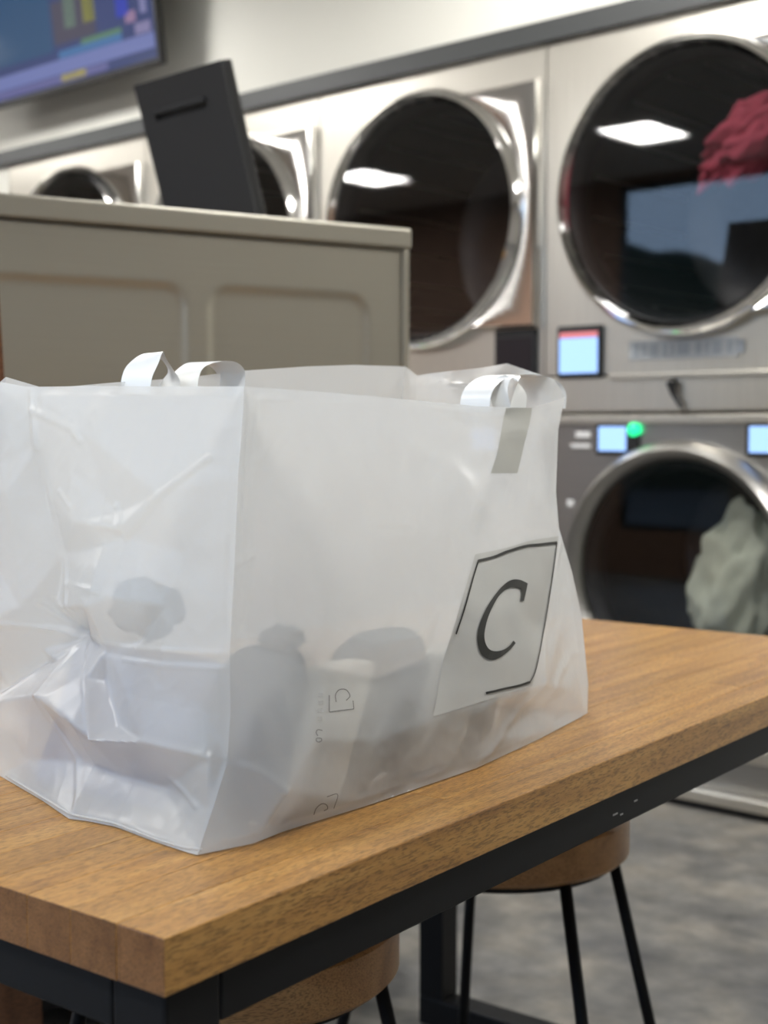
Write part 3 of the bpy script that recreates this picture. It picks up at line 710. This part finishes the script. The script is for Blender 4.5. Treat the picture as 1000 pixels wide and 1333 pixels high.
# bottom, a hair above the table
GF = coons([BLc] + S_bot[1:], [BRb, TB(.755, .25, BZ), P1][::-1][::-1], [BLc, TB(.5, .43, BZ), BRb], L_bot, 30, 30)
rows = [[bm.verts.new(BI @ Vector((GF[j, i][0], GF[j, i][1], TZ + BZ))) for i in range(30)] for j in range(30)]
grid_faces(bm, rows)
bmesh.ops.remove_doubles(bm, verts=bm.verts, dist=0.0004)
bmesh.ops.recalc_face_normals(bm, faces=bm.faces)
bvh = BVHTree.FromBMesh(bm)
body = obj('bag_body', bm, M_FILM, bag); autosmooth(body, 50)
camL = BI @ Vector(CAM); rotI = BI.to_3x3()
def hit(x, y, lift=.0008):
    d = (rotI @ Vector(ray(x, y))).normalized(); h = bvh.ray_cast(camL, d)
    p, n = (h[0], h[1]) if h[0] is not None else (BI @ Vector(onL(x, y)), rotI @ Vector(nL))
    if n.dot(d) > 0: n = -n
    return p + n * lift
# creased fin along the front corner and the bottom seams
def seam(pxs, width, name='seam', lift=.001):
    bm = bmesh.new(); rows = []
    pts = [hit(x, y, lift) for x, y in pxs]
    tube(bm, pts, width, 6); return obj(name, bm, M_FILM, bag, True)
def poly_interp(pts, n):
    pts = np.array(pts, float); d = np.r_[0, np.cumsum(np.linalg.norm(np.diff(pts, axis=0), axis=1))]; t = np.linspace(0, d[-1], n)
    return [(np.interp(q, d, pts[:, 0]), np.interp(q, d, pts[:, 1])) for q in t]
def smooth_curve(pts, n):
    """Catmull-Rom through pixel points"""
    pts = [np.array(p, float) for p in pts]; P = [2 * pts[0] - pts[1]] + pts + [2 * pts[-1] - pts[-2]]; out = []
    m = len(pts) - 1
    for k in range(n):
        t = k / (n - 1) * m; i = min(int(t), m - 1); f = t - i; a, b, c, d = P[i:i + 4]
        out.append(tuple(.5 * (2 * b + (c - a) * f + (2 * a - 5 * b + 4 * c - d) * f * f + (3 * b - a - 3 * c + d) * f ** 3)))
    return out
# sticker
lt = poly_interp([(618, 722), (592, 810), (576, 860), (563, 933)], 24); rt = poly_interp([(727, 698), (716, 770), (704, 840), (692, 893)], 24)
tpc = smooth_curve([(618, 722), (660, 713), (690, 704), (727, 698)], 20)
bm = bmesh.new(); rows = []
for j in range(24):
    row = []
    for i in range(20):
        u, v = i / 19, j / 23
        x = lt[j][0] * (1 - u) + rt[j][0] * u; y = lt[j][1] * (1 - u) + rt[j][1] * u
        k = (1 - v); x += k * (tpc[i][0] - (618 + 109 * u)); y += k * (tpc[i][1] - (722 - 24 * u))
        row.append(bm.verts.new(hit(x, y, .0008)))
    rows.append(row)
grid_faces(bm, rows)
st = obj('sticker', bm, M_STICKER, bag, True); st['label'] = 'grey white sticker with a black letter C'
def strip(o_pts, i_pts, n, name, m, parent, lift=.0016):
    A, B = smooth_curve(o_pts, n), smooth_curve(i_pts, n); bm = bmesh.new()
    grid_faces(bm, [[bm.verts.new(hit(*p, lift)) for p in q] for q in zip(A, B)])
    return obj(name, bm, m, parent)
def zp(x, y): return (550 + x / 5.2632, 690 + y / 5.2632)
outer = [zp(*q) for q in ((712, 366), (672, 347), (632, 339), (590, 348), (540, 385), (488, 445), (430, 535), (390, 622), (367, 712), (371, 790), (395, 850), (440, 884), (490, 886), (540, 862), (590, 822), (630, 775))]
inner = [zp(*q) for q in ((664, 408), (650, 402), (610, 395), (585, 400), (548, 420), (510, 460), (470, 530), (438, 605), (418, 690), (416, 745), (432, 796), (460, 824), (500, 831), (545, 820), (585, 795), (614, 758))]
L_ = strip(outer, inner, 60, 'letter_c', M_INK, st)
strip([zp(712, 366), zp(698, 430), zp(685, 488)], [zp(664, 400), zp(668, 440), zp(660, 487)], 8, 'letter_serif', M_INK, L_, .0018)
def lineband(pts, w, name='border_line', n=20, par=None, m=None, lift=.0016):
    A = smooth_curve(pts, n) if len(pts) > 2 else poly_interp(pts, n); bm = bmesh.new(); rows = []
    for i, p in enumerate(A):
        q0, q1 = A[max(i - 1, 0)], A[min(i + 1, n - 1)]; d = np.array(q1) - np.array(q0); d /= np.linalg.norm(d); nn = np.array([-d[1], d[0]]) * w / 2
        rows.append([bm.verts.new(hit(*(np.array(p) + s * nn), lift)) for s in (-1, 1)])
    grid_faces(bm, rows); return obj(name, bm, m or M_INK, par or st)
lineband([zp(372, 216), zp(480, 188), zp(580, 148), zp(700, 112), zp(800, 102), zp(916, 88)], 3.6)
lineband([zp(374, 212), zp(335, 340), zp(285, 520), zp(221, 712)], 1.9)
lineband([zp(912, 96), zp(880, 340), zp(822, 690), zp(770, 950), zp(728, 1040)], 1.2)
lineband([zp(730, 1040), zp(660, 1064), zp(560, 1086), zp(426, 1117)], 3.0)

# welded seams along the base and the corner
seam(poly_interp([(262, 1106), (240, 1104), (200, 1091), (150, 1072), (112, 1064), (92, 1060), (60, 1040), (10, 1010)], 30), .0011)
# handles: flat film straps
def ribbon(path, widths, name, n=40, parent=bag):
    """path: world points along the strap, widths: world half-width vectors"""
    P_ = resample_c(path, n); Wd = resample_c(widths, n); bm = bmesh.new()
    rows = []
    for p, w in zip(P_, Wd):
        rows.append([bm.verts.new(BI @ Vector(p + w * s)) for s in np.linspace(-1, 1, 7)])
    grid_faces(bm, rows)
    o = obj(name, bm, M_STRAP, parent, True); return o
def resample_c(pts, n):
    pts = [np.array(p, float) for p in pts]; P = [2 * pts[0] - pts[1]] + pts + [2 * pts[-1] - pts[-2]]; out = []; m = len(pts) - 1
    for k in range(n):
        t = k / (n - 1) * m; i = min(int(t), m - 1); f = t - i; a, b, c, d = P[i:i + 4]
        out.append(.5 * (2 * b + (c - a) * f + (2 * a - 5 * b + 4 * c - d) * f * f + (3 * b - a - 3 * c + d) * f ** 3))
    return out
M_STRAP = plain('white_strap', (0.80, 0.81, 0.80), 0.38)
ba = nL * -1.0                                          # into the bag from the front face
def fr(x, y, dep): return onL(x, y, -dep)               # point seen at x, y lying dep behind the front face
hA = a_ * .0125
# front handle: tab welded inside the front face, strap rising and curling over to the left and back down inside
ribbon([fr(674, 545, .006), fr(675, 528, .007), fr(677, 512, .010), fr(674, 497, .016), fr(668, 489, .026), fr(655, 493, .034), fr(649, 507, .034), fr(652, 525, .030), fr(660, 545, .026)],
       [hA * 1.25, hA * 1.2, hA * .95, a_ * .004 + b_ * .003, b_ * .006 - a_ * .004, b_ * .010, b_ * .011, b_ * .011, b_ * .011], 'handle', 60)
ribbon([fr(622, 552, .048), fr(618, 530, .048), fr(624, 506, .048), fr(645, 490, .052), fr(672, 488, .056), fr(696, 491, .060), fr(712, 500, .058), fr(719, 514, .052), fr(718, 532, .046)],
       [b_ * .018] * 9, 'handle', 50)
tabL = smooth_curve([(658, 531), (654, 550), (647, 588), (638, 616)], 14); tabR = smooth_curve([(692, 531), (689, 550), (680, 585), (673, 616)], 14)
bm = bmesh.new()
grid_faces(bm, [[bm.verts.new(hit(p[0] * (1 - k) + q[0] * k, p[1] * (1 - k) + q[1] * k, .0008)) for k in np.linspace(0, 1, 6)] for p, q in zip(tabL, tabR)])
obj('handle_tab', bm, plain('grey_white_strap', (0.52, 0.52, 0.48), .4), bag, True)
# far handle, two lobes
def bk(x, y, B=.36): return onB(x, y, B)
ribbon([bk(176, 512), bk(178, 492), bk(186, 474), bk(200, 459), bk(212, 466), bk(222, 482), bk(222, 496), bk(217, 512)],
       [b_ * .020, b_ * .021, b_ * .021, b_ * .018 + a_ * .005, b_ * .014 + a_ * .010, b_ * .014 + a_ * .010, b_ * .017 + a_ * .004, b_ * .017], 'handle', 50)
ribbon([bk(238, 512), bk(240, 492), bk(250, 478), bk(268, 471), bk(288, 473), bk(300, 484), bk(302, 500), bk(300, 514)],
       [b_ * .020, b_ * .020, b_ * .021 + a_ * .003, b_ * .023, b_ * .022, b_ * .020, b_ * .018, b_ * .018], 'handle', 50)

# ------------------------------------------------------------------ laundry inside the bag
def folded(A0, A1, B0, B1, z0, z1, seedv, amp=.01, round_=.035):
    bm = box(A0, A1, B0, B1, z0, z1)
    bmesh.ops.subdivide_edges(bm, edges=bm.edges, cuts=14, use_grid_fill=True)
    c = Vector(((A0 + A1) / 2, (B0 + B1) / 2, (z0 + z1) / 2)); h = Vector(((A1 - A0) / 2, (B1 - B0) / 2, (z1 - z0) / 2))
    for v in bm.verts:
        q = v.co - c; r = min(round_, h.x * .9, h.y * .9, h.z * .9)
        core = Vector((max(-h.x + r, min(h.x - r, q.x)), max(-h.y + r, min(h.y - r, q.y)), max(-h.z + r, min(h.z - r, q.z))))
        d = q - core
        if d.length > 1e-9: q = core + d.normalized() * r
        k = noise.noise((v.co) * 14 + Vector((seedv, 0, 0))) * amp - abs(noise.noise(Vector((v.co.x * 8, v.co.y * 8, v.co.z * 40)) + Vector((0, seedv, 0)))) * amp * .6
        if q.z < -h.z + .01: k = 0
        n = d.normalized() if d.length > 1e-9 else Vector((0, 0, 0))
        v.co = c + q + n * k
    return bm
def laundry(name, bm, m, label, cat, group='folded laundry inside the bag', parts=()):
    # positions are in the table frame; keep the origin at the bundle's own base
    xs = [v.co for v in bm.verts]; cx = sum(v.x for v in xs) / len(xs); cy = sum(v.y for v in xs) / len(xs); cz = min(v.z for v in xs)
    t = empty(name, TB(cx, cy, cz), TROT, label, cat, group)
    bmesh.ops.translate(bm, verts=bm.verts, vec=(-cx, -cy, -cz)); obj('cloth', bm, m, t, True)
    for nm, pb, pm in parts:
        bmesh.ops.translate(pb, verts=pb.verts, vec=(-cx, -cy, -cz)); obj(nm, pb, pm, t, True)
    return t
C_CREAM = cloth('cream_cloth', (0.72, 0.68, 0.60)); C_SLATE = cloth('slate_cloth', (0.035, 0.045, 0.06)); C_MAUVE = cloth('mauve_cloth', (0.30, 0.28, 0.34)); C_WHITE = cloth('white_cloth', (0.80, 0.79, 0.76)); C_GREY = cloth('grey_cloth', (0.07, 0.08, 0.09))
M_BAND = plain('cream_paper_band', (0.72, 0.68, 0.60), 0.7)
def sheared(*q, k=.45, **kw):
    bm = folded(*q, **kw)
    for v in bm.verts: v.co.x += k * (v.co.z - .004)
    return bm
laundry('folded_clothes', sheared(.178, .200, .185, .36, .004, .122, 3, amp=.002, round_=.010), C_MAUVE, 'mauve grey clothes inside the bag behind the short end', 'clothes')
laundry('folded_clothes', sheared(.158, .224, .102, .17, .004, .138, 2, amp=.004, round_=.024), C_SLATE, 'dark slate clothes inside the bag left of the faint print', 'clothes')
laundry('folded_clothes', sheared(.226, .298, .100, .135, .004, .116, 4, amp=.002, round_=.006), C_CREAM, 'cream clothes inside the bag behind the faint print', 'clothes')
laundry('folded_clothes', sheared(.300, .389, .100, .17, .004, .134, 7, amp=.004, round_=.034), C_SLATE, 'dark grey clothes inside the bag, between print and sticker', 'clothes')
laundry('folded_clothes', sheared(.391, .478, .102, .135, .004, .11, 9, amp=.002, round_=.006), C_CREAM, 'pale clothes inside the bag below the left of the sticker', 'clothes')
laundry('folded_clothes', sheared(.481, .545, .106, .17, .004, .085, 11, amp=.003, round_=.02), C_GREY, 'grey clothes inside the bag below the right of the sticker', 'clothes')
lump_obj('crumpled_sock', lump(4, .026, .036, .024, .3, 1.6), C_GREY, TB(.232, .262, .160), TROT, 'crumpled dark sock inside the bag above the pinched crease', 'sock')
lump_obj('crumpled_sock', lump(6, .022, .016, .011, .3, 2.2), C_SLATE, TB(.248, .122, .145), TROT, 'small crumpled dark sock inside the bag beside its front corner', 'sock')
# faint print on the film: logo frame, C and CO
pr = lineband([(428, 905), (428, 927)], 1.3, 'faint_print', 6, bag, M_FAINT, .0006)
lineband([(428, 927), (444, 925), (460, 923)], 1.3, 'print_line', 8, pr, M_FAINT, .0006)
lineband([(460, 923), (459, 912)], 1.1, 'print_line', 6, pr, M_FAINT, .0006)
lineband([(437, 914), (436, 905), (441, 898), (450, 898), (455, 906), (450, 912)], 1.2, 'print_letter', 18, pr, M_FAINT, .0006)
lineband([(419, 951), (413, 950), (411, 954), (413, 958)], 1.1, 'print_letter', 14, pr, M_FAINT, .0006)
lineband([(417, 961), (412, 961), (411, 964), (414, 966), (418, 964), (417.5, 961)], 1.1, 'print_letter', 16, pr, M_FAINT, .0006)
lineband([(408, 1060), (411, 1052), (418, 1046), (424, 1047), (426, 1052), (421, 1055)], 1.2, 'print_letter', 18, pr, M_FAINT, .0006)
lineband([(425, 1037), (439, 1034), (434, 1052)], 1.0, 'print_line', 10, pr, M_FAINT, .0006)
for (x, y) in ((417, 905), (417, 915), (416, 925), (416, 936)):
    lineband([(x - 3, y), (x + 3, y - .5)], 5.0, 'print_letter', 4, pr, plain('very_faint_ink', (0.42, 0.42, 0.41), .6), .0005)
